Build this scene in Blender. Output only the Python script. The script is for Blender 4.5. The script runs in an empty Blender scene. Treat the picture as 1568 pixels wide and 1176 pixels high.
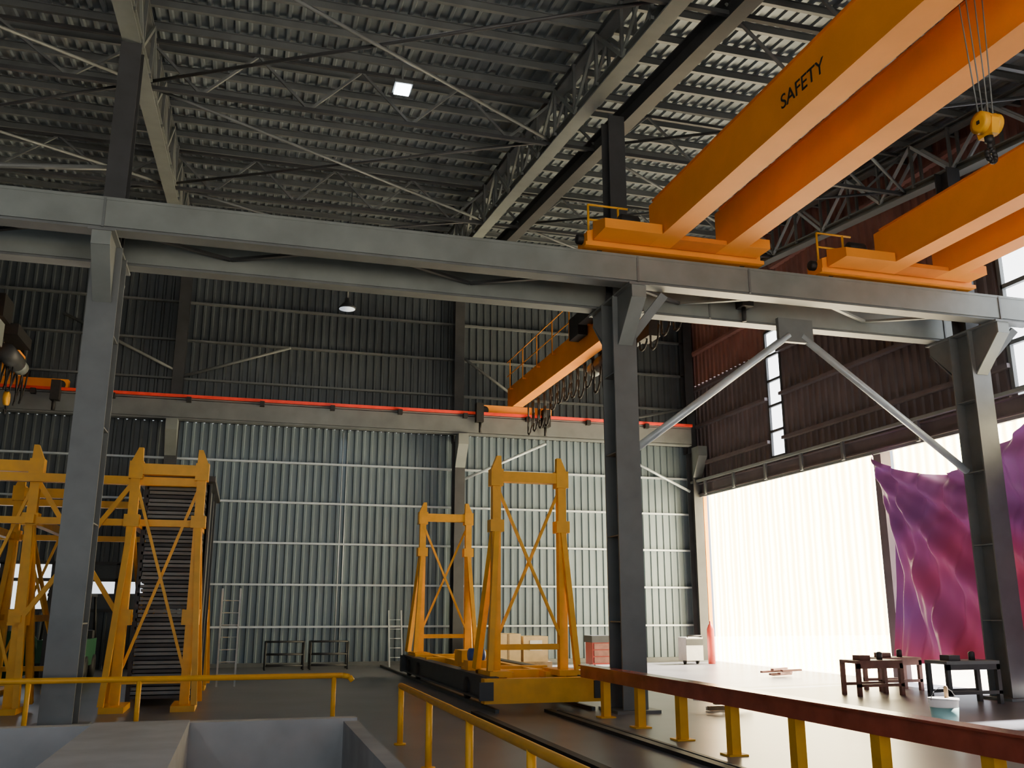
import bpy, math, random
from mathutils import Vector, Matrix
random.seed(4)
V=Vector
# ------------------------------------------------------------------ materials
def mat(name,col,rough=.6,metal=0.0,var=.25,scale=3.0,bump=0.0,stretch=(1,1,1)):
    m=bpy.data.materials.new(name); m.use_nodes=True
    nt=m.node_tree; b=nt.nodes['Principled BSDF']
    tc=nt.nodes.new('ShaderNodeTexCoord'); mp=nt.nodes.new('ShaderNodeMapping')
    mp.inputs['Scale'].default_value=stretch
    n=nt.nodes.new('ShaderNodeTexNoise'); n.inputs['Scale'].default_value=scale; n.inputs['Detail'].default_value=5
    r=nt.nodes.new('ShaderNodeValToRGB')
    c=V(col); lo=c*(1-var); hi=c*(1+var)
    r.color_ramp.elements[0].position=.3; r.color_ramp.elements[1].position=.7
    r.color_ramp.elements[0].color=(*lo,1); r.color_ramp.elements[1].color=(min(hi[0],1),min(hi[1],1),min(hi[2],1),1)
    L=nt.links.new
    L(tc.outputs['Object'],mp.inputs['Vector']); L(mp.outputs['Vector'],n.inputs['Vector'])
    L(n.outputs['Fac'],r.inputs['Fac']); L(r.outputs['Color'],b.inputs['Base Color'])
    b.inputs['Roughness'].default_value=rough; b.inputs['Metallic'].default_value=metal
    if bump:
        bp=nt.nodes.new('ShaderNodeBump'); bp.inputs['Strength'].default_value=bump
        L(n.outputs['Fac'],bp.inputs['Height']); L(bp.outputs['Normal'],b.inputs['Normal'])
    return m
def emis(name,col,s,wave=False,trans=0):
    m=bpy.data.materials.new(name); m.use_nodes=True
    nt=m.node_tree; b=nt.nodes['Principled BSDF']
    b.inputs['Base Color'].default_value=(*col,1); b.inputs['Emission Color'].default_value=(*col,1)
    b.inputs['Emission Strength'].default_value=s
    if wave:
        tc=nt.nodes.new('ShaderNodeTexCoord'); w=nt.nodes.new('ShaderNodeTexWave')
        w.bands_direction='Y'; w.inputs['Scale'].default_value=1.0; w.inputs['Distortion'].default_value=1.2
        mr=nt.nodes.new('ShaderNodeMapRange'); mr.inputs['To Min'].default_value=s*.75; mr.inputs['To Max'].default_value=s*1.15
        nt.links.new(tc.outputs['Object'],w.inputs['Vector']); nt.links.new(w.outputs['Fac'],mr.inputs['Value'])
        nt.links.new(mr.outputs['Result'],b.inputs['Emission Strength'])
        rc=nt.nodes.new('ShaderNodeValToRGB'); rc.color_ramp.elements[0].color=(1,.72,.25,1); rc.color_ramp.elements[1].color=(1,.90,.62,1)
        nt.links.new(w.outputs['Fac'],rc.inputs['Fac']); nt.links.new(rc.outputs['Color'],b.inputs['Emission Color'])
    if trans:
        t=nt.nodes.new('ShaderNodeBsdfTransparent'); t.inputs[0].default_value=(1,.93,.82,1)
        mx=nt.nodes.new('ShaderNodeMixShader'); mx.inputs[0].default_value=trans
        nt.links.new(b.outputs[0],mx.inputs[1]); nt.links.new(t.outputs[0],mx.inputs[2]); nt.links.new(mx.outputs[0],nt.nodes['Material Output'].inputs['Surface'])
    return m
M={}
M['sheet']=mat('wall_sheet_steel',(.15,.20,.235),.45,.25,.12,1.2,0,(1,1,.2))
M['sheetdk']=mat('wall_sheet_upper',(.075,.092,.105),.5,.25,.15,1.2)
M['roof']=mat('roof_sheet',(.20,.24,.27),.45,.3,.15,2)
M['glow_red_wall']=mat('glow_red_wall_sheet',(.27,.13,.115),.6,.05,.2,1.5)  # reddish sun glow on the upper gable, put into the base colour
M['side_wall']=mat('side_wall_sheet',(.11,.09,.10),.6,.05,.2,1.5)
M['girt']=mat('galvanised_girt',(.48,.55,.60),.4,.3,.1,4)
M['steel']=mat('painted_grey_steel',(.14,.155,.16),.5,.15,.15,2)
M['steeldk']=mat('dark_steel',(.05,.054,.06),.55,.2,.2,2)
M['steellt']=mat('light_grey_steel',(.20,.225,.22),.5,.15,.12,2)
M['orange']=mat('orange_crane_paint',(.88,.30,.015),.65,0,.06,1.5)
M['orangedk']=mat('orange_crane_paint_worn',(.70,.20,.01),.6,0,.12,2)
M['yellow']=mat('yellow_paint',(.84,.41,.01),.5,0,.10,4)
M['black']=mat('black_rubber',(.012,.012,.013),.6,0,.3,8)
M['redrail']=mat('red_conductor',(.85,.045,.02),.45,0,.1,4)
M['redbrown']=mat('red_oxide_paint',(.36,.065,.04),.22,0,.2,4)
M['rust']=mat('rusty_steel',(.20,.08,.06),.5,0,.25,6)
M['conc']=mat('concrete',(.30,.31,.33),.85,0,.2,1.2,.15)
M['floor']=mat('concrete_floor',(.15,.15,.165),.32,0,.25,.6,.06)
M['floorblk']=mat('concrete_light',(.46,.46,.46),.85,0,.15,1.5,.1)
M['cream']=mat('cardboard',(.60,.45,.24),.8,0,.1,5)
M['white']=mat('white_paint',(.7,.7,.7),.5,0,.08,5)
M['blue']=mat('blue_paint',(.03,.09,.4),.4,0,.1,5)
M['green']=mat('green_paint',(.02,.10,.05),.5,0,.1,5)
M['teal']=mat('teal_plastic',(.25,.5,.5),.5,0,.1,5)
M['wood']=mat('timber',(.3,.2,.1),.8,0,.25,6)
M['red']=mat('red_paint',(.4,.04,.03),.5,0,.1,5)
M['lamp']=emis('lamp_glass',(.85,.95,1),14)
M['lampdim']=emis('lamp_glass_dim',(.7,.8,.9),.8)
M['pane']=emis('glowing_opaque_pane',(.95,.97,1),6)  # emission stands in for bright sky; opaque panel added to stop the sun
M['doorglow']=emis('sun_glow_emissive_sheet',(1,.85,.6),46,True,.62)  # emission imitates sun glowing through the sheet
M['ground']=mat('sunlit_ground',(.6,.55,.45),.9,0,.1,.5)

# ------------------------------------------------------------------ mesh builder
class B:
    def __init__(s,name): s.n=name; s.v=[]; s.f=[]; s.m=[]; s.ms=[]; s.sm=[]
    def mi(s,k):
        if k not in s.ms: s.ms.append(k)
        return s.ms.index(k)
    def add(s,vs,fs,k,smooth=False):
        o=len(s.v); s.v+= [V(p) for p in vs]
        i=s.mi(k)
        for f in fs: s.f.append([a+o for a in f]); s.m.append(i); s.sm.append(smooth)
    def box(s,a,b,k):
        x0,y0,z0=a; x1,y1,z1=b
        s.add([(x0,y0,z0),(x1,y0,z0),(x1,y1,z0),(x0,y1,z0),(x0,y0,z1),(x1,y0,z1),(x1,y1,z1),(x0,y1,z1)],
          [(0,3,2,1),(4,5,6,7),(0,1,5,4),(1,2,6,5),(2,3,7,6),(3,0,4,7)],k)
    def prof(s,p,q,pts,k,up=(0,0,1),smooth=False):
        p=V(p);q=V(q);d=(q-p).normalized();up=V(up)
        if abs(d.dot(up))>.98: up=V((0,1,0)) if abs(d.y)<.9 else V((1,0,0))
        sd=d.cross(up).normalized(); u=sd.cross(d).normalized()
        n=len(pts); vs=[p+sd*a+u*b for a,b in pts]+[q+sd*a+u*b for a,b in pts]
        fs=[(i,(i+1)%n,n+(i+1)%n,n+i) for i in range(n)]+[tuple(range(n))[::-1],tuple(range(n,2*n))]
        s.add(vs,fs,k,smooth)
    def bar(s,p,q,w,h,k,up=(0,0,1)):
        s.prof(p,q,[(-w/2,-h/2),(w/2,-h/2),(w/2,h/2),(-w/2,h/2)],k,up)
    def tube(s,p,q,r,k,n=8):
        s.prof(p,q,[(r*math.cos(2*math.pi*i/n),r*math.sin(2*math.pi*i/n)) for i in range(n)],k,smooth=True)
    def ibeam(s,p,q,w,h,k,up=(0,0,1),tf=.03,tw=.02):
        a=w/2;b=h/2
        s.prof(p,q,[(-a,-b),(a,-b),(a,-b+tf),(-a,-b+tf)],k,up)
        s.prof(p,q,[(-a,b-tf),(a,b-tf),(a,b),(-a,b)],k,up)
        s.prof(p,q,[(-tw/2,-b+tf),(tw/2,-b+tf),(tw/2,b-tf),(-tw/2,b-tf)],k,up)
    def extr(s,poly,off,k):
        n=len(poly); poly=[V(p) for p in poly]; off=V(off)
        s.add(poly+[p+off for p in poly],[(i,(i+1)%n,n+(i+1)%n,n+i) for i in range(n)]+[tuple(range(n))[::-1],tuple(range(n,2*n))],k)
    def path(s,pts,r,k,n=6):
        for a,b in zip(pts[:-1],pts[1:]): s.tube(a,b,r,k,n)
    def lathe(s,c,prof,k,n=20,axis='z'):
        vs=[];fs=[]
        for r,h in prof:
            for i in range(n):
                t=2*math.pi*i/n
                if axis=='z': vs.append((c[0]+r*math.cos(t),c[1]+r*math.sin(t),c[2]+h))
                elif axis=='x': vs.append((c[0]+h,c[1]+r*math.cos(t),c[2]+r*math.sin(t)))
                else: vs.append((c[0]+r*math.cos(t),c[1]+h,c[2]+r*math.sin(t)))
        m=len(prof)
        for j in range(m-1):
            for i in range(n): fs.append((j*n+i,j*n+(i+1)%n,(j+1)*n+(i+1)%n,(j+1)*n+i))
        fs.append(tuple(range(n))[::-1]); fs.append(tuple(range((m-1)*n,m*n)))
        s.add(vs,fs,k,True)
    def corr(s,o,u,v,nrm,pitch,depth,k):
        o=V(o);u=V(u);v=V(v);nrm=V(nrm); L=u.length; ud=u.normalized(); n=max(1,int(round(L/pitch))); pl=L/n
        line=[]
        for i in range(n):
            b=i*pl
            line+= [(b,0),(b+pl*.55,0),(b+pl*.66,depth),(b+pl*.89,depth)]
        line.append((L,0))
        vs=[o+ud*a+nrm*d for a,d in line]; N=len(vs); vs+= [p+v for p in vs]
        s.add(vs,[(i,i+1,N+i+1,N+i) for i in range(N-1)],k)
    def done(s,parent=None):
        xs=[p.x for p in s.v];ys=[p.y for p in s.v];zs=[p.z for p in s.v]
        c=V(((min(xs)+max(xs))/2,(min(ys)+max(ys))/2,min(zs)))
        me=bpy.data.meshes.new(s.n); me.from_pydata([p-c for p in s.v],[],s.f)
        for k in s.ms: me.materials.append(M[k])
        for i,p in enumerate(me.polygons): p.material_index=s.m[i]; p.use_smooth=s.sm[i]
        me.update()
        ob=bpy.data.objects.new(s.n,me); ob.location=c
        bpy.context.scene.collection.objects.link(ob)
        if parent: ob.parent=parent
        return ob

# ------------------------------------------------------------------ key dims
XL,XR,YF,YB=-14.0,15.9,-8.0,30.9
def zb(y): return 10.63+.11*max(0,y-8)
def zr(y): return zb(y)+1.45
COLX=[-2.5,6.6,14.72]
# ------------------------------------------------------------------ floor and pit
b=B('floor')
def quad(x0,x1,y0,y1): b.add([(x0,y0,0),(x1,y0,0),(x1,y1,0),(x0,y1,0)],[(0,1,2,3)],'floor')
quad(XL,XR,14.75,YB+.2); quad(XL,XR,YF,4); quad(1.75,XR,4,14.75); quad(XL,-8,4,14.75)
b.done()
b=B('concrete_pit')
b.box((-8,4,-1.7),(1.75,14.75,-1.5),'conc')
b.box((-8,14.5,-1.5),(1.75,14.75,.16),'floorblk')
b.box((1.55,4,-1.5),(1.75,14.5,.12),'conc')
b.box((-8,4,-1.5),(1.75,4.2,.1),'conc')
b.box((-8,4.2,-1.5),(-7.8,14.5,.1),'conc')
b.box((-1.85,4.2,-1.5),(-.6,14.5,.2),'floorblk')
b.done()
# ------------------------------------------------------------------ walls
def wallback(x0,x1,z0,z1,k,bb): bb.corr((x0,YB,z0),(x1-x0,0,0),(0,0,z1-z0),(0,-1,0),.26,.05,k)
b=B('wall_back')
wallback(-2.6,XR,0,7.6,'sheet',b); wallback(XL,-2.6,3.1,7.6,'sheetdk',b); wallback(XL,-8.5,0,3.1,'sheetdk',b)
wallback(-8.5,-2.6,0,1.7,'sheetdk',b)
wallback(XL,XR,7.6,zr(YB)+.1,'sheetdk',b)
b.done()
b=B('window_1')
for x in [-8.5,-7.6,-6.9,-6.2,-5.5,-4.9,-3.7,-2.6]: b.box((x-.06,YB-.06,1.7),(x+.06,YB+.06,3.1),'steeldk')
for z in [1.7,2.6,3.1]: b.box((-8.5,YB-.06,z-.05),(-2.6,YB+.06,z+.05),'steeldk')
b.box((-4.9,YB-.03,2.6),(-2.6,YB+.03,3.1),'sheetdk'); b.box((-4.9,YB-.03,1.7),(-2.6,YB+.03,2.2),'sheetdk')
b.done()
b=B('wall_girts')
for i in range(11):
    z=1.2+1.3*i
    x0=-2.6 if z<3.2 else XL
    b.box((x0,YB-.18,z-.03),(XR-.1,YB-.02,z+.03),'girt' if z<7.4 else 'steel')
b.box((-2.6,YB-.16,0),(XR,YB-.02,.12),'steel')
for x in [2.9,3.05]:
    b.tube((x,YB-.12,0),(x,YB-.12,7.5),.02,'girt')
b.done()
b=B('wall_right')
def wr(y0,y1,z0,z1,k='side_wall'): b.corr((XR,y0,z0),(0,y1-y0,0),(0,0,z1-z0),(-1,0,0),.3,.05,k)
wr(30.35,YB,0,9.9); wr(25.5,30.35,5.9,9.9); wr(24.7,25.5,5.9,6.4); wr(15.7,24.7,5.9,9.9)
wr(25.5,YB,9.9,14.6,'glow_red_wall'); wr(24.7,25.5,10.5,14.4,'glow_red_wall'); wr(15.7,24.7,9.9,14.1,'glow_red_wall')
wr(12.5,15.7,9.9,13.2,'glow_red_wall'); wr(YF,12.5,0,12.8)
for z in [6.9,8.3,9.7,11.1,12.5]:
    k='side_wall' if z<9.8 else 'glow_red_wall'
    b.box((XR-.2,15.7,z-.05),(XR-.02,24.7,z+.05),k); b.box((XR-.2,25.5,z-.05),(XR-.02,YB,z+.05),k)
b.done()
b=B('wall_left'); b.corr((XL,YF,0),(0,YB-YF,0),(0,0,15),(1,0,0),.3,.05,'sheetdk'); b.done()
b=B('wall_front')
def wf(x0,x1,z0,z1): b.corr((x0,YF,z0),(x1-x0,0,0),(0,0,z1-z0),(0,1,0),.3,.05,'sheet')
wf(XL,-9,0,12.2); wf(12,XR,0,12.2); wf(-9,12,6.0,12.2)
b.done()
b=B('window_2')
for y in (24.7,25.5): b.box((XR-.08,y-.04,6.4),(XR+.02,y+.04,10.5),'steeldk')
for i in range(6):
    z=6.4+i*.82; b.box((XR-.08,24.7,z-.04),(XR+.02,25.5,z+.04),'steeldk')
b.box((XR,24.7,6.4),(XR+.01,25.5,10.5),'pane')
b.done()
b=B('window_3')
for y in (12.5,13.6,14.7,15.7): b.box((XR-.1,y-.05,6.3),(XR+.05,y+.05,9.9),'steel')
for z in (6.35,7.4,8.7,9.85): b.box((XR-.1,12.5,z-.05),(XR+.05,15.7,z+.05),'steel')
b.box((XR,12.5,6.3),(XR+.01,15.7,9.9),'pane')
b.done()
# door and gap sheets: emission stands in for sun glow, hung outside the openings
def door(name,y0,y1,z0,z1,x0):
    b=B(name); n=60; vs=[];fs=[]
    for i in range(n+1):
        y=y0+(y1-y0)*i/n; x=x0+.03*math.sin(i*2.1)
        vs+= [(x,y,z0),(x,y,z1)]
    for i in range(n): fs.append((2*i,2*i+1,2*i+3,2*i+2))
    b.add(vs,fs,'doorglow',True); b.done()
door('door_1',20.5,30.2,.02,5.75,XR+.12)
door('gap_glow_sheet',12.6,20.1,4.2,5.75,XR+.14)  # added glowing sheet, not a door; gives the gap above the tarp yellow-white
b=B('door_frame')  # door frame: jambs, post, header beam and sliding track
b.box((XR-.25,30.2,0),(XR+.05,30.4,5.9),'orange')
b.box((XR-.12,30.12,0),(XR-.02,30.2,5.8),'yellow')
b.box((XR-.2,20.15,0),(XR+.1,20.45,5.9),'side_wall')
b.ibeam((XR-.2,12.5,5.95),(XR-.2,30.5,5.95),.25,.4,'side_wall')
b.box((XR-.42,12.5,6.2),(XR-.3,30.5,6.28),'steellt')
b.box((XR-.3,12.5,5.66),(XR-.22,30.2,5.74),'steel')
for y in [21.5,23.5,25.5,27.5,29.5,18.5,16.5]:
    b.box((XR-.38,y-.05,5.7),(XR-.3,y+.05,6.25),'steel')
b.done()
# curtain
cm=bpy.data.materials.new('tarpaulin_purple'); cm.use_nodes=True; nt=cm.node_tree
pb=nt.nodes['Principled BSDF']; out=nt.nodes['Material Output']
tc=nt.nodes.new('ShaderNodeTexCoord'); nz=nt.nodes.new('ShaderNodeTexNoise'); nz.inputs['Scale'].default_value=.5
nz.inputs['Detail'].default_value=1
sx=nt.nodes.new('ShaderNodeSeparateXYZ'); ma=nt.nodes.new('ShaderNodeMath'); ma.operation='MULTIPLY_ADD'; ma.inputs[1].default_value=.14
rp=nt.nodes.new('ShaderNodeValToRGB'); rp.color_ramp.elements[0].position=.55; rp.color_ramp.elements[1].position=1.0
rp.color_ramp.elements[0].color=(.26,.025,.055,1); rp.color_ramp.elements[1].color=(.14,.045,.17,1)
tr=nt.nodes.new('ShaderNodeBsdfTranslucent'); mx=nt.nodes.new('ShaderNodeMixShader'); mx.inputs[0].default_value=.035
L=nt.links.new
L(tc.outputs['Object'],nz.inputs['Vector']); L(tc.outputs['Object'],sx.inputs[0]); L(sx.outputs['Z'],ma.inputs[0]); L(nz.outputs['Fac'],ma.inputs[2])
L(ma.outputs[0],rp.inputs['Fac']);L(rp.outputs['Color'],pb.inputs['Base Color']);L(rp.outputs['Color'],tr.inputs['Color'])
pb.inputs['Roughness'].default_value=.55
L(pb.outputs[0],mx.inputs[1]);L(tr.outputs[0],mx.inputs[2]);L(mx.outputs[0],out.inputs['Surface'])
M['tarp']=cm
b=B('tarpaulin_curtain')
nu,nv=170,70; vs=[];fs=[]
for i in range(nu+1):
    s=i/nu
    for j in range(nv+1):
        t=j/nv
        top=5.65-.85*math.sin(math.pi*s/.72)**.8 if 0<s<.72 else (5.65-.6*math.sin(math.pi*(s-.72)/.28)**.8 if .72<s<1 else 5.65)
        bot=.35+.2*math.sin(s*5)
        y=20.1-6.9*s-.35*(1-s)*math.sin(math.pi*t)
        z=bot+(top-bot)*t
        # swag folds running down from the hanging corner plus vertical folds
        ang=math.atan2(5.8-z,(20.3-y)+.3)
        f=.15*math.sin(ang*22)*min(1,s*3+.2)+.05*math.sin(ang*51+2)*min(1,s*2+.2)+.07*math.sin(s*60+2*t)+.03*math.sin(s*120-t*5)+.12*math.sin(s*13+t*4)
        vs.append((XR-.5+f,y,z))
for i in range(nu):
    for j in range(nv):
        a=i*(nv+1)+j; fs.append((a,a+1,a+nv+2,a+nv+1))
b.add(vs,fs,'tarp',True); b.done()
b=B('ground'); b.box((XR+.3,-40,-.3),(60,60,-.05),'ground'); b.box((-40,YB+.5,-.3),(XR+.3,60,-.05),'ground'); b.box((-40,-40,-.3),(XR+.3,YF-.3,-.05),'ground'); b.done()
# ------------------------------------------------------------------ roof
b=B('ceiling')
b.corr((XL,YF,zr(0)),(XR-XL,0,0),(0,8-YF,0),(0,0,-1),.25,.05,'roof')
b.corr((XL,8,zr(8)),(XR-XL,0,0),(0,YB-8,zr(YB)-zr(8)),(0,0,-1),.25,.05,'roof')
b.done()
b=B('roof_purlins')
y=YF+.5
while y<YB:
    b.ibeam((XL,y,zr(y)-.15),(XR,y,zr(y)-.15),.08,.17,'steel',tf=.012,tw=.012); y+=.92
b.done()
def truss(x,chord='steellt'):
    b=B('roof_truss'); n=int((YB-YF)/1.25); ys=[YF+.2+(YB-YF-.4)*i/n for i in range(n+1)]
    b.ibeam((x,ys[0],zb(0)),(x,8,zb(8)),.3,.2,chord); b.ibeam((x,8,zb(8)),(x,ys[-1],zb(ys[-1])),.3,.2,chord)
    b.ibeam((x,ys[0],zr(0)-.36),(x,8,zr(8)-.36),.24,.16,'steel'); b.ibeam((x,8,zr(8)-.36),(x,ys[-1],zr(ys[-1])-.36),.24,.16,'steel')
    for dx in (-.13,.13):
        for i in range(n):
            a,c=ys[i],ys[i+1]; 
            b.bar((x+dx,a,zb(a)),(x+dx,a,zr(a)-.36),.06,.06,'steel',up=(0,1,0))
            b.bar((x+dx,a,zb(a) if i%2 else zr(a)-.36),(x+dx,c,zr(c)-.36 if i%2 else zb(c)),.05,.07,'girt' if x>14 else 'steellt')
    b.done()
for x in (-2.5,5.95,15.1): truss(x)
b=B('rafter_beam')
b.ibeam((6.9,YF+.2,zb(0)),(6.9,8,zb(8)),.28,.42,'steeldk'); b.ibeam((6.9,8,zb(8)),(6.9,YB-.2,zb(YB)),.28,.42,'steeldk'); b.done()
b=B('roof_bracing')
Xs=[-13.8,-8,-2.5,1.7,5.95,10.5,15.1]
for y in (11.5,17.5,23.5,29):
    for i in range(len(Xs)-1):
        x0,x1=Xs[i],Xs[i+1]
        b.bar((x0,y,zb(y)),(x1,y,zb(y)),.08,.08,'steeldk'); b.bar((x0,y,zr(y)-.4),(x1,y,zr(y)-.4),.07,.07,'steeldk')
        k=4; 
        for j in range(k):
            xa=x0+(x1-x0)*j/k; xb=x0+(x1-x0)*(j+1)/k
            if j%2: b.bar((xa,y,zb(y)),(xb,y,zr(y)-.4),.05,.05,'steel')
            else: b.bar((xa,y,zr(y)-.4),(xb,y,zb(y)),.05,.05,'steel')
for x0,x1 in ((-11,-2.5),(-2.5,5.95),(6.9,15.1)):
    for y0,y1 in ((11.5,17.5),(17.5,23.5),(23.5,29)):
        b.tube((x0,y0,zb(y0)+.05),(x1,y1,zb(y1)+.05),.035,'steel'); b.tube((x1,y0,zb(y0)+.1),(x0,y1,zb(y1)+.1),.035,'steeldk')
b.done()
# ------------------------------------------------------------------ columns
def column(x):
    b=B('steel_column')
    y=15.7
    b.box((x-.4,y-.45,0),(x+.4,y+.45,.05),'steel')
    b.ibeam((x,y,.05),(x,y,7.5),.46,.6,'steel',up=(0,1,0),tf=.035,tw=.03)
    b.ibeam((x,y,7.5),(x,y,zb(y)-.1),.34,.4,'steeldk',up=(0,1,0))
    # haunches under both runways
    for sx in (-.13,.10):
        b.extr([(x+sx,y-1.0,7.5),(x+sx,y-.28,7.5),(x+sx,y-.28,6.6),(x+sx,y-1.0,7.3)],(.03,0,0),'steel')
        b.extr([(x+sx,y+1.0,7.5),(x+sx,y+.28,7.5),(x+sx,y+.28,6.6),(x+sx,y+1.0,7.3)],(.03,0,0),'steel')
    b.bar((x,y-.3,6.55),(x,y-1.0,7.28),.28,.03,'steellt'); b.bar((x,y+.3,6.55),(x,y+1.0,7.28),.28,.03,'steel')
    b.box((x-.14,y-1.02,7.26),(x+.14,y-.98,7.5),'steellt')
    b.box((x-.2,y-1.05,7.49),(x+.2,y+1.05,7.53),'steel')
    if x>0: b.bar((x+.2,y-.15,6.75),(x+.7,y-.6,7.5),.16,.06,'steel',up=(0,1,0))
    for z in (1.5,3,4.5,6): b.box((x-.22,y-.26,z),(x+.22,y+.26,z+.02),'steel')
    b.done()
for x in COLX+[-11.5]: column(x)
def runway(y,name):
    b=B(name); x1=XR-.3; x0=XL+.1
    b.box((x0,y-.2,8.02),(x1,y+.2,8.07),'steellt'); b.box((x0,y-.03,7.58),(x1,y+.03,8.02),'steel'); b.box((x0,y-.16,7.54),(x1,y+.16,7.58),'steel')
    b.box((x0,y-.19,7.58),(x1,y-.17,8.02),'steellt')
    b.box((x0,y-.03,8.07),(x1,y+.03,8.12),'steeldk')
    for x in COLX+[8.9]:
        b.box((x-.02,y-.21,7.56),(x+.02,y-.18,8.05),'steel')
    b.done()
runway(14.9,'crane_runway_girder'); runway(16.5,'crane_runway_girder')
b=B('runway_lacing')
x=XL+.2; i=0
while x<XR-2.2:
    b.bar((x,15.12 if i%2 else 16.28,7.8),(x+2.2,16.28 if i%2 else 15.12,7.8),.08,.05,'steeldk' if x<6 else 'steellt'); x+=2.2;i+=1  # left bays in darker steel, painting in the shade under the girder
b.done()
b=B('column_brace')
b.tube((6.8,15.9,4.55),(10.45,15.9,7.2),.075,'girt',12); b.tube((10.75,15.9,7.2),(14.5,15.9,4.55),.075,'girt',12)
b.box((10.2,15.85,7.05),(11,15.95,7.55),'steel')
b.done()
# back wall columns
for x in (-2.45,6.75,15.55,-11.5):
    b=B('wall_column')
    b.ibeam((x,YB-.6,0),(x,YB-.6,7.3),.34,.5,'steeldk',up=(0,1,0)); b.ibeam((x,YB-.35,7.3),(x,YB-.35,zb(YB)),.34,.4,'steeldk',up=(0,1,0))
    b.extr([(x-.17,YB-.8,6.3),(x-.17,YB-.8,7.45),(x-.17,YB-1.35,7.45),(x-.17,YB-1.35,7.1)],(.34,0,0),'steellt')
    b.box((x-.3,YB-.95,0),(x+.3,YB-.25,.04),'steel')
    b.done()
b=B('wall_runway_beam')
y=YB-1.05
b.box((XL,y-.18,8.08),(15.2,y+.18,8.12),'steel'); b.box((XL,y-.02,7.5),(15.2,y+.02,8.08),'steel'); b.box((XL,y-.15,7.46),(15.2,y+.15,7.5),'steel')
b.box((XL,y-.16,7.52),(15.2,y-.14,8.06),'steel')
b.box((XL,y-.28,8.13),(15.2,y-.20,8.22),'redrail'); b.box((XL,y-.03,8.12),(15.2,y+.03,8.17),'steeldk')
x=XL+1
while x<15: b.box((x-.07,y-.36,7.98),(x+.07,y-.18,8.14),'black'); x+=2.2
b.done()
b=B('wall_brace')
for p,q in (((6.9,YB-.5,6.0),(9.9,YB-.5,7.4)),((15.4,YB-.5,5.9),(12.6,YB-.5,7.2)),((-2.3,YB-.5,9.0),(1.0,YB-.5,10.2)),((-2.6,YB-.5,9.2),(-6,YB-.5,10.8)),((6.9,YB-.5,10.3),(8.8,YB-.5,9)),((15.4,YB-.5,9),(12.4,YB-.5,8.3))):
    b.tube(p,q,.05,'girt' if q[2]<8 else 'steel')
b.done()
b=B('column_strut_brace')
b.tube((-2.45,16,9.2),(-7,16,8.7),.05,'steel'); b.done()

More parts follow.
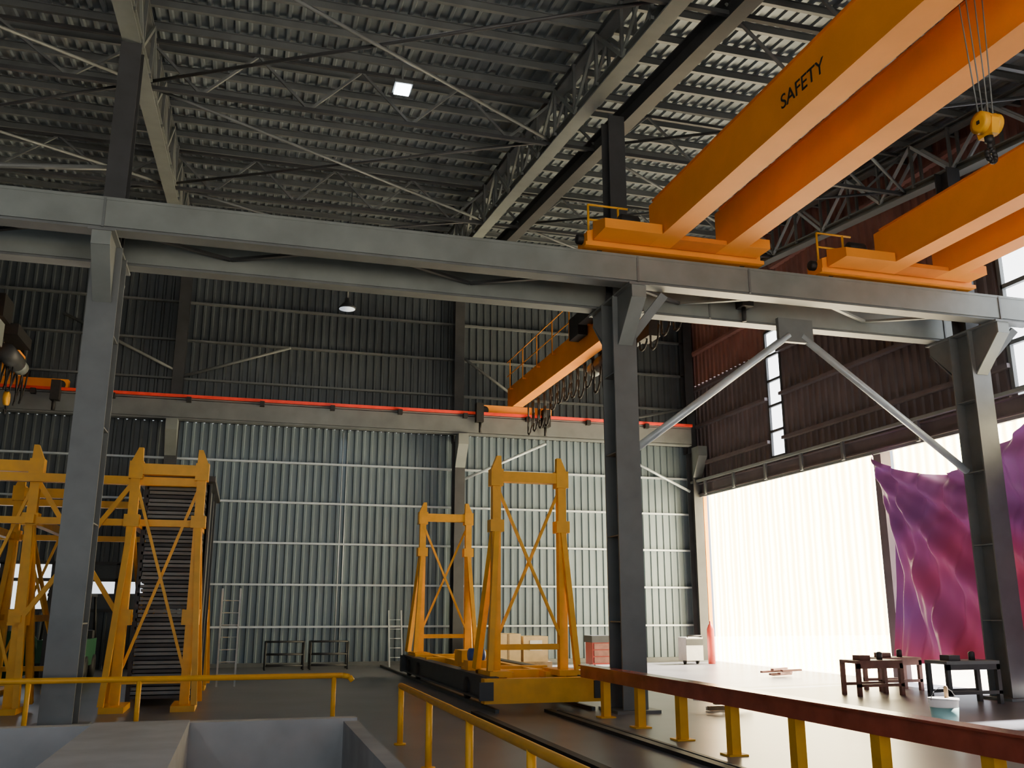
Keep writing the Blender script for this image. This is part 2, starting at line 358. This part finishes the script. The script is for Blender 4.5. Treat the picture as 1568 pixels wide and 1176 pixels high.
# ------------------------------------------------------------------ big cranes
def wheel(b,c,r,w,k='black'): b.lathe((c[0],c[1]-w/2,c[2]),[(r*.5,0),(r,.0),(r,w),(r*.5,w)],k,16,'y')
def bigcrane(name,x0,text=False,hook=False):
    E=bpy.data.objects.new(name,None); bpy.context.scene.collection.objects.link(E); E.location=(x0,5,8.1)
    bpy.context.view_layer.update()
    def fin(bb):
        o=bb.done(); o.parent=E; o.matrix_parent_inverse=Matrix.Translation(E.location).inverted(); return o
    ya,yb=-6.5,14.62; w=.42; g=1.36; zt=9.05; zl=8.24
    for i,x in enumerate((x0,x0+g)):
        b=B('girder_%d'%(i+1))
        b.box((x+.03,ya,zl+.02),(x+w-.03,yb,zt),'orange')
        b.box((x,ya,zl),(x+w,yb,zl+.02),'orange'); b.box((x,ya,zt),(x+w,yb-.2,zt+.025),'orangedk')
        b.box((x+w/2-.03,ya,zt+.025),(x+w/2+.03,yb-.3,zt+.085),'steeldk')
        y=ya+1
        while y<yb: b.box((x+w-.03,y-.02,zl+.05),(x+w-.015,y+.02,zt),'orangedk'); y+=1.8
        fin(b)
    b=B('end_carriage')
    xe0,xe1=x0-1.2,x0+g+w+.55
    b.extr([(xe0,yb+.03,8.2),(xe1,yb+.03,8.2),(xe1,yb+.03,8.42),(xe1-.35,yb+.03,8.55),(xe0+.35,yb+.03,8.55),(xe0,yb+.03,8.42)],(0,.5,0),'orange')
    b.box((xe0-.05,yb-.02,8.13),(xe1+.05,yb+.58,8.2),'orange')
    b.extr([(xe0+.1,yb-.6,8.24),(xe0+.1,yb,8.24),(xe0+.1,yb,8.6),(xe0+.1,yb-.6,8.42)],(1.1,0,0),'orange')
    b.box((x0+w,yb-.45,8.24),(x0+g,yb,8.32),'orangedk')
    b.box((x0+g+w,yb-.5,8.24),(xe1-.1,yb,8.42),'orange')
    for xx in (xe0+.3,xe1-.3): wheel(b,(xx,14.9,8.32),.2,.2)
    for xx in (xe0,xe1): b.lathe((xx-.12,14.9,8.35),[(.08,0),(.1,.02),(.1,.22),(.08,.24)],'black',12,'x')
    for px in (xe0+.15,xe0+.75): b.tube((px,yb+.35,8.45),(px,yb+.35,9.1),.022,'yellow')
    for zz in (8.8,9.1): b.tube((xe0+.15,yb+.35,zz),(xe0+.95,yb+.35,zz),.02,'yellow')
    b.lathe((xe0+.65,yb+.1,8.72),[(.1,0),(.14,.03),(.14,.35),(.1,.4)],'black',14,'x')
    fin(b)
    b=B('walkway')
    xw=x0+g+w+.02
    b.box((xw,ya,8.85),(xw+.55,yb-.4,8.88),'steeldk')
    y=ya
    while y<yb-.3:
        b.bar((xw,y,8.55),(xw+.55,y,8.85),.05,.05,'orangedk'); b.tube((xw+.53,y,8.88),(xw+.53,y,9.7),.02,'yellow'); y+=1.6
    for zz in (9.3,9.7): b.tube((xw+.53,ya,zz),(xw+.53,yb-.4,zz),.02,'yellow')
    fin(b)
    b=B('trolley')
    yt=7.6 if hook else -2
    z0=9.15
    b.box((x0-.05,yt-.9,z0),(x0+g+w+.05,yt+.9,z0+.12),'orangedk'); b.lathe((x0+.4,yt,z0+.35),[(.15,0),(.22,.02),(.22,.95),(.15,1)],'steeldk',18,'x')
    b.box((x0+.02,yt-.4,z0+.12),(x0+.35,yt+.4,z0+.55),'orange'); b.box((x0+1.45,yt-.3,z0+.12),(x0+1.75,yt+.3,z0+.5),'blue')
    for dx in (.17,g+.17):
        for dy in (-.7,.7): b.lathe((x0+dx,yt+dy,z0+.08),[(.08,0),(.1,.01),(.1,.07),(.08,.08)],'black',12,'x')
    fin(b)
    if hook:
        b=B('hook_block'); cx=x0+.5*(g+w)+.08; cy=yt; cz=6.98
        for dx in (-.14,-.05,.05,.14): b.tube((cx+dx*.7,cy,cz+.1),(cx+dx*1.5,cy,9.4),.008,'steel',6)
        b.extr([(cx-.05,cy-.1,cz-.08),(cx-.05,cy+.1,cz-.08),(cx-.05,cy+.13,cz+.1),(cx-.05,cy,cz+.24),(cx-.05,cy-.13,cz+.1)],(.10,0,0),'yellow')
        for dx in (-.09,.09): b.lathe((cx+dx-.03,cy,cz+.08),[(.08,0),(.13,.005),(.10,.03),(.13,.055),(.08,.06)],'yellow',20,'x')
        b.box((cx-.13,cy-.02,cz+.06),(cx+.13,cy+.02,cz+.1),'black')
        b.lathe((cx,cy,cz-.16),[(.03,0),(.05,.02),(.05,.08)],'black',12)
        pts=[(cx,cy,cz-.16),(cx,cy,cz-.22)]
        for i in range(9):
            t=math.radians(70-i*36); pts.append((cx+.075*math.cos(t),cy+.02*math.cos(t),cz-.31+.08*math.sin(t)))
        b.path(pts,.03,'black',8)
        fin(b)
    if text:
        cu=bpy.data.curves.new('safety_lettering','FONT'); cu.body='SAFETY'; cu.size=.31; cu.extrude=.003
        cu.materials.append(M['black'])
        t=bpy.data.objects.new('lettering',cu); bpy.context.scene.collection.objects.link(t)
        m=Matrix(((0,0,-1,x0+.022),(-1,0,0,10.15),(0,1,0,8.52),(0,0,0,1)))
        t.parent=E; t.matrix_parent_inverse=Matrix.Translation(E.location).inverted(); t.matrix_basis=m
bigcrane('overhead_bridge_crane',6.8,True,True)
bigcrane('overhead_bridge_crane',11.7)
# ------------------------------------------------------------------ small cranes
def smallcrane(x,yh):
    b=B('light_bridge_crane')
    ya,yb=16.5,YB-1.05; w=.36;z0,z1=8.36,9.1
    b.extr([(x,ya+.2,8.5),(x,ya+.8,z0),(x,yb-.8,z0),(x,yb-.2,8.5),(x,yb-.2,z1),(x,ya+.2,z1)],(w,0,0),'orange')
    for y in (ya,yb):
        b.box((x-1.0,y-.15,8.24),(x+1.6,y+.15,8.5),'orange')
        for xx in (x-.8,x+1.4): wheel(b,(xx,y,8.32),.14,.34)
        b.box((x-1.15,y-.45,7.85),(x-.90,y-.2,8.5),'black'); b.box((x+1.2,y-.5,7.8),(x+1.45,y-.2,8.4),'black')
        b.tube((x-1.0,y-.35,7.85),(x-1.0,y-.35,7.5),.05,'black'); b.tube((x+1.3,y-.35,7.8),(x+1.3,y-.35,7.5),.05,'black')
    y=ya+.5
    while y<yb-.3:
        b.tube((x-.1,y,8.95),(x-.1,y,9.95),.018,'orange',6); b.bar((x-.12,y,8.95),(x,y,8.95),.05,.05,'orangedk'); y+=1.5
    for z in (9.45,9.95): b.tube((x-.1,ya+.5,z),(x-.1,yb-.5,z),.016,'orange',6)
    # hoist trolley with drum, motor and control boxes
    b.box((x-.28,yh-.5,8.75),(x-.02,yh+.2,9.35),'black'); b.box((x-.35,yh-1.6,8.95),(x+.8,yh-.7,9.55),'black')
    b.box((x+.5,yh-.8,8.7),(x+1.0,yh+.8,9.0),'black'); b.lathe((x+.75,yh-.7,8.25),[(.1,0),(.24,.02),(.24,1.2),(.1,1.25)],'steeldk',16,'y')
    b.lathe((x+.75,yh+.6,8.25),[(.1,0),(.2,.02),(.2,.5)],'steellt',14,'y')
    b.box((x+.45,yh-2.3,8.15),(x+.85,yh-1.5,8.75),'steellt'); b.box((x+.5,yh-3.2,8.0),(x+.8,yh-2.5,8.5),'black')
    for dx in (-.05,.05): b.tube((x+.75+dx,yh,8.2),(x+.75+dx,yh,7.2),.014,'black',6)
    b.lathe((x+.69,yh,7.15),[(.12,0),(.19,.01),(.19,.11),(.12,.12)],'yellow',16,'x')
    pts=[(x+.75,yh,7.0)]+[(x+.75,yh+.09*math.cos(math.radians(60-i*35)),6.84+.09*math.sin(math.radians(60-i*35))) for i in range(8)]
    b.path(pts,.028,'black',6)
    # festoon
    b.tube((x+.55,ya+.5,8.6),(x+.55,yb-.5,8.6),.025,'steel',6)
    y=ya+.9
    while y<yb-1:
        L_=.62; dp=.75+.55*random.random()
        b.path([(x+.55+.04*math.sin(t),y+L_*t/8,8.58-dp*(1-(2*t/8-1)**2)) for t in range(9)],.028,'black',5)
        b.box((x+.5,y-.05,8.45),(x+.6,y+.05,8.65),'black'); y+=L_
    b.done()
smallcrane(8.3,22.3); smallcrane(-7.1,26.5)

# ------------------------------------------------------------------ trestle towers
def tower(b,cx,cy,H=4.45,w=1.15,z0=0,side=1):
    k='yellow'; h=w/2; zs=H*.72
    for sx in (-1,1):
        x=cx+sx*h
        b.box((x-.08,cy-.08,z0),(x+.08,cy+.08,H-.45),k)
        b.bar((x,cy+.05,zs),(x+sx*.22,cy+.55,z0+.1),.12,.12,k)
        b.bar((x,cy-.05,zs),(x+sx*.18,cy-.3,z0+.1),.10,.12,k)
        b.box((x-.13,cy-.13,zs-.1),(x+.13,cy+.13,zs+.12),k)
        b.box((x-.15,cy-.15,z0+1.45),(x+.15,cy+.15,z0+1.72),k) if z0==0 else None
        b.box((x-.2,cy-.4,z0),(x+.2,cy+.65,z0+.1),k)
        b.box((x-.12,cy-.12,H-.5),(x+.12,cy+.12,H-.18),k)
        b.extr([(x-.1,cy-.06,H-.18),(x+.1,cy-.06,H-.18),(x+.05*-sx+.04,cy-.06,H+.08),(x-.05*sx-.04,cy-.06,H+.08)],(0,.12,0),k)
    b.box((cx-h-.1,cy-.1,H-.42),(cx+h+.1,cy+.1,H-.22),k)
    b.box((cx-h,cy-.05,z0+.45),(cx+h,cy+.05,z0+.55),k)
    b.bar((cx-h,cy-.06,H-.5),(cx+h*.9,cy-.06,z0+.7),.05,.05,k); b.bar((cx+h,cy+.06,H-.5),(cx-h*.9,cy+.06,z0+.7),.05,.05,k)
b=B('gantry_transfer_car')
for x in (4.3,6.05):
    b.ibeam((x,16.3,.36),(x,25.3,.36),.22,.42,'steeldk')
    for y in (16.9,18.2,23.5,24.8): b.lathe((x-.06,y,.26),[(.14,0),(.2,.01),(.2,.1),(.14,.12)],'black',18,'x')
b.box((4.1,16.1,.14),(6.3,16.35,.55),'yellow'); b.box((4.0,16.05,.2),(4.25,16.1,.5),'steeldk'); b.box((6.1,16.05,.2),(6.35,16.1,.5),'steeldk')
b.box((4.15,25.2,.14),(6.2,25.45,.55),'steeldk')
for y in (17.4,18.6,22.5,24.0): b.box((4.3,y,.4),(6.05,y+.2,.62),'yellow')
b.box((4.75,17,.5),(4.9,25,.6),'yellow'); b.box((5.5,17,.5),(5.65,25,.6),'yellow')
tower(b,5.15,16.9,4.5,1.3,.55); tower(b,5.15,24.6,4.45,1.25,.55)
b.lathe((4.35,18.4,.85),[(.1,0),(.13,.02),(.13,.3),(.08,.34)],'blue',16,'x'); b.box((4.3,18.2,.57),(4.8,18.6,.75),'yellow'); b.box((4.7,20.5,.6),(5.3,21.2,.85),'yellow')
b.done()
b=B('trestle_stack')
for cx,cy in ((-1.45,18.1),(-1.45,22.6),(-4.3,18.3),(-4.3,22.5),(-7.2,18.3)): tower(b,cx,cy,4.55,1.15)
for y in (18.2,22.6):
    b.box((-7.8,y-.08,3.95),(-.9,y+.08,4.1),'yellow'); b.box((-7.8,y-.06,3.2),(-.9,y+.06,3.32),'yellow')
for x in (-2.0,-.9,-4.9,-3.7):
    b.box((x-.07,18,3.2),(x+.07,22.7,3.35),'yellow'); b.box((x-.06,18,1.5),(x+.06,22.7,1.62),'yellow')
    b.bar((x,18.2,3.2),(x,22.5,.4),.06,.06,'yellow')
for x0,x1 in ((-3.7,-2.05),(-6.6,-4.9)):
    b.bar((x0,18.1,1.5),(x1,18.1,4.0),.08,.08,'yellow'); b.bar((x0,18.3,4.0),(x1,18.3,1.5),.08,.08,'yellow')
b.done()
b=B('stacked_grating_rack')
for i in range(52):
    z=.12+i*.077
    b.box((-1.88+.03*math.sin(i*3.1),19.0,z),(-.82+.02*math.sin(i*1.7),22.2,z+.055),'steel' if i%3 else 'steeldk')
for i in range(17):
    y=19.0+i*.195; b.box((-.80,y,.1),(-.76,y+.08,4.1),'steellt')
for x in (-1.95,-.8):
    for y in (19,20.6,22.1): b.box((x,y,0),(x+.08,y+.08,4.2),'steeldk')
b.box((-2.1,18.6,4.12),(-.65,22.5,4.22),'steeldk')
b.done()
b=B('gantry_floor_rails')
for x in (4.3,6.05,): b.box((x-.035,16,0),(x+.035,30,.06),'steeldk')
for x in (3.9,5.2): b.box((x-.06,-4,.0),(x+.06,16,.05),'black')
for x in (3.75,5.4): b.box((x-.03,-4,.0),(x+.03,16,.03),'steeldk')
b.done()
# ------------------------------------------------------------------ railings
b=B('yellow_handrail')
xr=2.1
ys=[12.7-1.95*i for i in range(9)]
for y in ys: b.tube((xr,y,0),(xr,y,.72),.038,'yellow',10); b.lathe((xr,y,0),[(.08,0),(.08,.02)],'yellow',12)
b.tube((xr,12.75,.73),(xr,ys[-1],.73),.04,'yellow',10); b.done()
b=B('yellow_handrail')
for x in (-7,-5.6,-4.15,-2.8,-1.35,1.42): b.tube((x,14.85,.0),(x,14.85,.73),.035,'yellow',10); b.box((x-.07,14.78,0),(x+.07,14.92,.02),'yellow')
b.tube((-8,14.85,.74),(1.55,14.85,.74),.042,'yellow',10)
b.path([(1.55,14.85,.74),(1.65,14.85,.72),(1.7,14.85,.66)],.042,'yellow',10)
b.done()
b=B('guard_rail')
b.box((5.78,-4,.57),(5.92,15.9,.76),'redbrown'); b.box((5.74,-4,.76),(5.96,15.9,.78),'redbrown')
y=14.9
while y>-4:
    b.box((5.79,y-.07,0),(5.91,y+.07,.57),'yellow'); b.box((5.72,y-.12,0),(5.98,y+.12,.02),'yellow'); y-=1.4
b.done()
# ------------------------------------------------------------------ lamps
def highbay(x,y,z,power,k='lampdim'):
    E=B('high_bay_or_fill_lamp')
    E.tube((x,y,z+.2),(x,y,zr(y)-.25),.015,'steel',6)
    E.lathe((x,y,z),[(.24,0),(.25,.02),(.14,.14),(.08,.2),(.08,.3)],'steeldk',20)
    E.lathe((x,y,z-.012),[(.22,0),(.22,.01)],k,20)
    o=E.done()
    l=bpy.data.lights.new('lamp','AREA'); l.shape='DISK'; l.size=.44; l.energy=power; l.color=(.8,.9,1)
    lo=bpy.data.objects.new('lamp_light',l); bpy.context.scene.collection.objects.link(lo); lo.parent=o; lo.location=(0,0,-.02)
highbay(2.3,25.0,9.95,30)
highbay(-2.0,-2.5,9.5,200); highbay(4,-5,9.5,200); highbay(-8,8,9.8,150)  # lamps added out of view for fill light
b=B('led_panel_lamp'); b.box((2.25,16.2,11.75),(2.55,16.55,11.8),'lamp'); b.box((2.22,16.17,11.8),(2.58,16.58,11.88),'steel'); b.tube((2.4,16.4,11.88),(2.4,16.4,zr(16.4)-.2),.02,'steel'); b.done()

# ------------------------------------------------------------------ small things
def rack(x,y,w,h=.8,d=.5):
    b=B('steel_frame_stand')
    for dx in (0,w):
        for dy in (0,d): b.tube((x+dx,y+dy,0),(x+dx,y+dy,h),.03,'steeldk',6)
    for z in (.12,h*.55,h):
        for dy in (0,d): b.tube((x,y+dy,z),(x+w,y+dy,z),.025,'steeldk',6)
        for dx in (0,w): b.tube((x+dx,y,z),(x+dx,y+d,z),.025,'steeldk',6)
    b.done()
rack(.75,29.0,1.1); rack(2.05,29.0,1.1); 
def bench(x,y,w,d,h,k,top):
    b=B('workbench')
    for dx in (.04,w-.04):
        for dy in (.04,d-.04): b.box((x+dx-.04,y+dy-.04,0),(x+dx+.04,y+dy+.04,h-.06),k)
    b.box((x,y,h-.06),(x+w,y+d,h),top); b.box((x,y,.18),(x+w,y+.05,.24),k); b.box((x,y+d-.05,.18),(x+w,y+d,.24),k)
    b.box((x,y,h-.16),(x+w,y+.04,h-.06),k); b.box((x+.15,y+.1,h),(x+.4,y+.35,h+.10),k); b.lathe((x+w*.7,y+d/2,h),[(.06,0),(.06,.14),(.03,.16)],'steeldk',12)
    b.done()
bench(12.2,17.0,1.1,.6,.70,'rust','rust'); bench(13.4,17.9,1.1,.6,.70,'rust','rust'); bench(12.7,15.0,1.2,.6,.78,'steeldk','steel')
b=B('paint_bucket')
b.lathe((10.2,12.2,0),[(.16,0),(.17,.01),(.21,.40),(.22,.40),(.22,.43),(.19,.43)],'white',24); b.lathe((10.2,12.2,.1),[(.182,0),(.203,.2)],'teal',24)
b.path([(10.2+.22*math.cos(t*math.pi/8),12.2,.4+.18*math.sin(t*math.pi/8)) for t in range(9)],.006,'steeldk',5)
b.lathe((10.26,12.2,.43),[(.03,0),(.03,.15),(.02,.17)],'wood',10); b.done()
b=B('cardboard_boxes'); b.box((7.5,28.4,0),(9.4,29.7,.16),'wood')
b.box((7.6,28.45,.16),(8.4,29.5,1.0),'cream'); b.box((8.5,28.5,.16),(9.3,29.5,.92),'cream'); b.box((8.7,28.48,.5),(9.1,28.5,.8),'white'); b.box((7.97,28.44,.17),(8.03,28.45,1.0),'wood'); b.done()
b=B('tool_cabinet'); b.box((10.4,27.5,.1),(11.3,28.1,.75),'red'); b.box((10.37,27.45,.75),(11.33,28.15,.95),'steeldk')
for i in range(3): b.box((10.45,27.47,.15+i*.2),(11.25,27.5,.32+i*.2),'rust')
for x in (10.5,11.2):
    for y in (27.6,28.0): b.lathe((x-.02,y,.05),[(.05,0),(.05,.04)],'black',12,'x')
b.done()
b=B('gas_cylinder'); b.lathe((15.0,28.6,0),[(.11,0),(.12,.02),(.12,1.1),(.06,1.25),(.03,1.27),(.03,1.36)],'red',18); b.done()
b=B('welding_machine'); b.box((14.0,28.4,.12),(14.6,29.0,.85),'white'); b.box((14.0,28.38,.6),(14.6,28.4,.8),'steeldk')
for x in (14.05,14.5): b.lathe((x,28.7,.1),[(.1,0),(.1,.05)],'black',14,'x')
b.tube((14.05,28.4,.9),(14.55,28.4,.9),.02,'black'); b.tube((14.05,28.4,.85),(14.05,28.4,.9),.02,'black'); b.tube((14.55,28.4,.85),(14.55,28.4,.9),.02,'black'); b.done()
def ladder(x,y,h,lean):
    b=B('leaning_ladder')
    for dx in (0,.4): b.bar((x+dx,y,0),(x+dx,y+lean,h),.04,.07,'girt')
    n=int(h/.3)
    for i in range(1,n+1): t=i/(n+1); b.tube((x,y+lean*t,h*t),(x+.4,y+lean*t,h*t),.015,'girt',6)
    b.done()
ladder(4.5,29.6,1.7,.5); ladder(-.45,23.2,2.2,-.3)
b=B('steel_offcuts')
for i in range(6):
    x=13+random.random()*.7;y=22.2+random.random()*.5; b.bar((x,y,.05+.03*i),(x+.5+random.random()*.3,y+random.random()*.4,.06+.03*i),.09,.05,'rust')
b.done()
b=B('timber_offcuts')
for i in range(6):
    x=7.7+random.random()*.7;y=15+random.random()*.6; b.bar((x,y,.04+.04*i),(x+.5,y+random.random()*.4-.2,.04+.04*i),.12,.06,'wood' if i%2 else 'white')
b.done()
b=B('cable_drum')
b.lathe((-5.6,27,.6),[(.6,0),(.6,.06),(.3,.06),(.3,.6),(.6,.6),(.6,.66)],'green',24,'y'); b.done()
b=B('forklift_truck')
x,y=-4.2,26.5
b.box((x-.55,y-.9,.35),(x+.55,y+.9,1.0),'green'); b.box((x-.5,y+.4,1.0),(x+.5,y+.9,1.2),'steeldk'); b.box((x-.3,y-.2,1.0),(x+.3,y+.2,1.15),'black')
for dx in (-.5,.5):
    for dy in (-.8,.85): b.tube((x+dx,y+dy,1.0),(x+dx*.9,y+dy*.7,2.1),.035,'black')
    for dy in (-.65,.65): b.lathe((x+dx-.1,y+dy,.3),[(.15,0),(.3,.02),(.3,.18),(.15,.2)],'black',18,'x')
    b.box((x+dx*.7-.05,y-1.05,.1),(x+dx*.7+.05,y-.95,2.2),'steeldk'); b.box((x+dx*.5-.06,y-2.0,.06),(x+dx*.5+.06,y-1.0,.1),'steeldk')
b.box((x-.5,y-.6,2.05),(x+.5,y+.65,2.12),'black'); b.done()

# ------------------------------------------------------------------ world, lights, camera
w=bpy.data.worlds.new('World'); bpy.context.scene.world=w; w.use_nodes=True
bg=w.node_tree.nodes['Background']; bg.inputs[0].default_value=(.84,.92,1,1); bg.inputs[1].default_value=2.1
sl=bpy.data.lights.new('sun','SUN'); sl.energy=75; sl.angle=.06; sl.color=(1,.94,.92)
so=bpy.data.objects.new('sun',sl); bpy.context.scene.collection.objects.link(so)
so.rotation_euler=V((-.75,-.10,-.66)).to_track_quat('-Z','Y').to_euler(); so.location=(30,30,30)
cam=bpy.data.cameras.new('Camera'); co=bpy.data.objects.new('Camera',cam); bpy.context.scene.collection.objects.link(co)
p=math.atan(347/1410); ya=math.atan(414/(1410/math.cos(p)))
F=V((math.sin(ya)*math.cos(p),math.cos(ya)*math.cos(p),math.sin(p))); R=V((math.cos(ya),-math.sin(ya),0)); U=R.cross(F)
m=Matrix(((R.x,U.x,-F.x,0),(R.y,U.y,-F.y,0),(R.z,U.z,-F.z,1.7),(0,0,0,1)))
co.matrix_world=m; cam.sensor_width=36; cam.lens=36*1410/1568; cam.clip_end=300
bpy.context.scene.camera=co
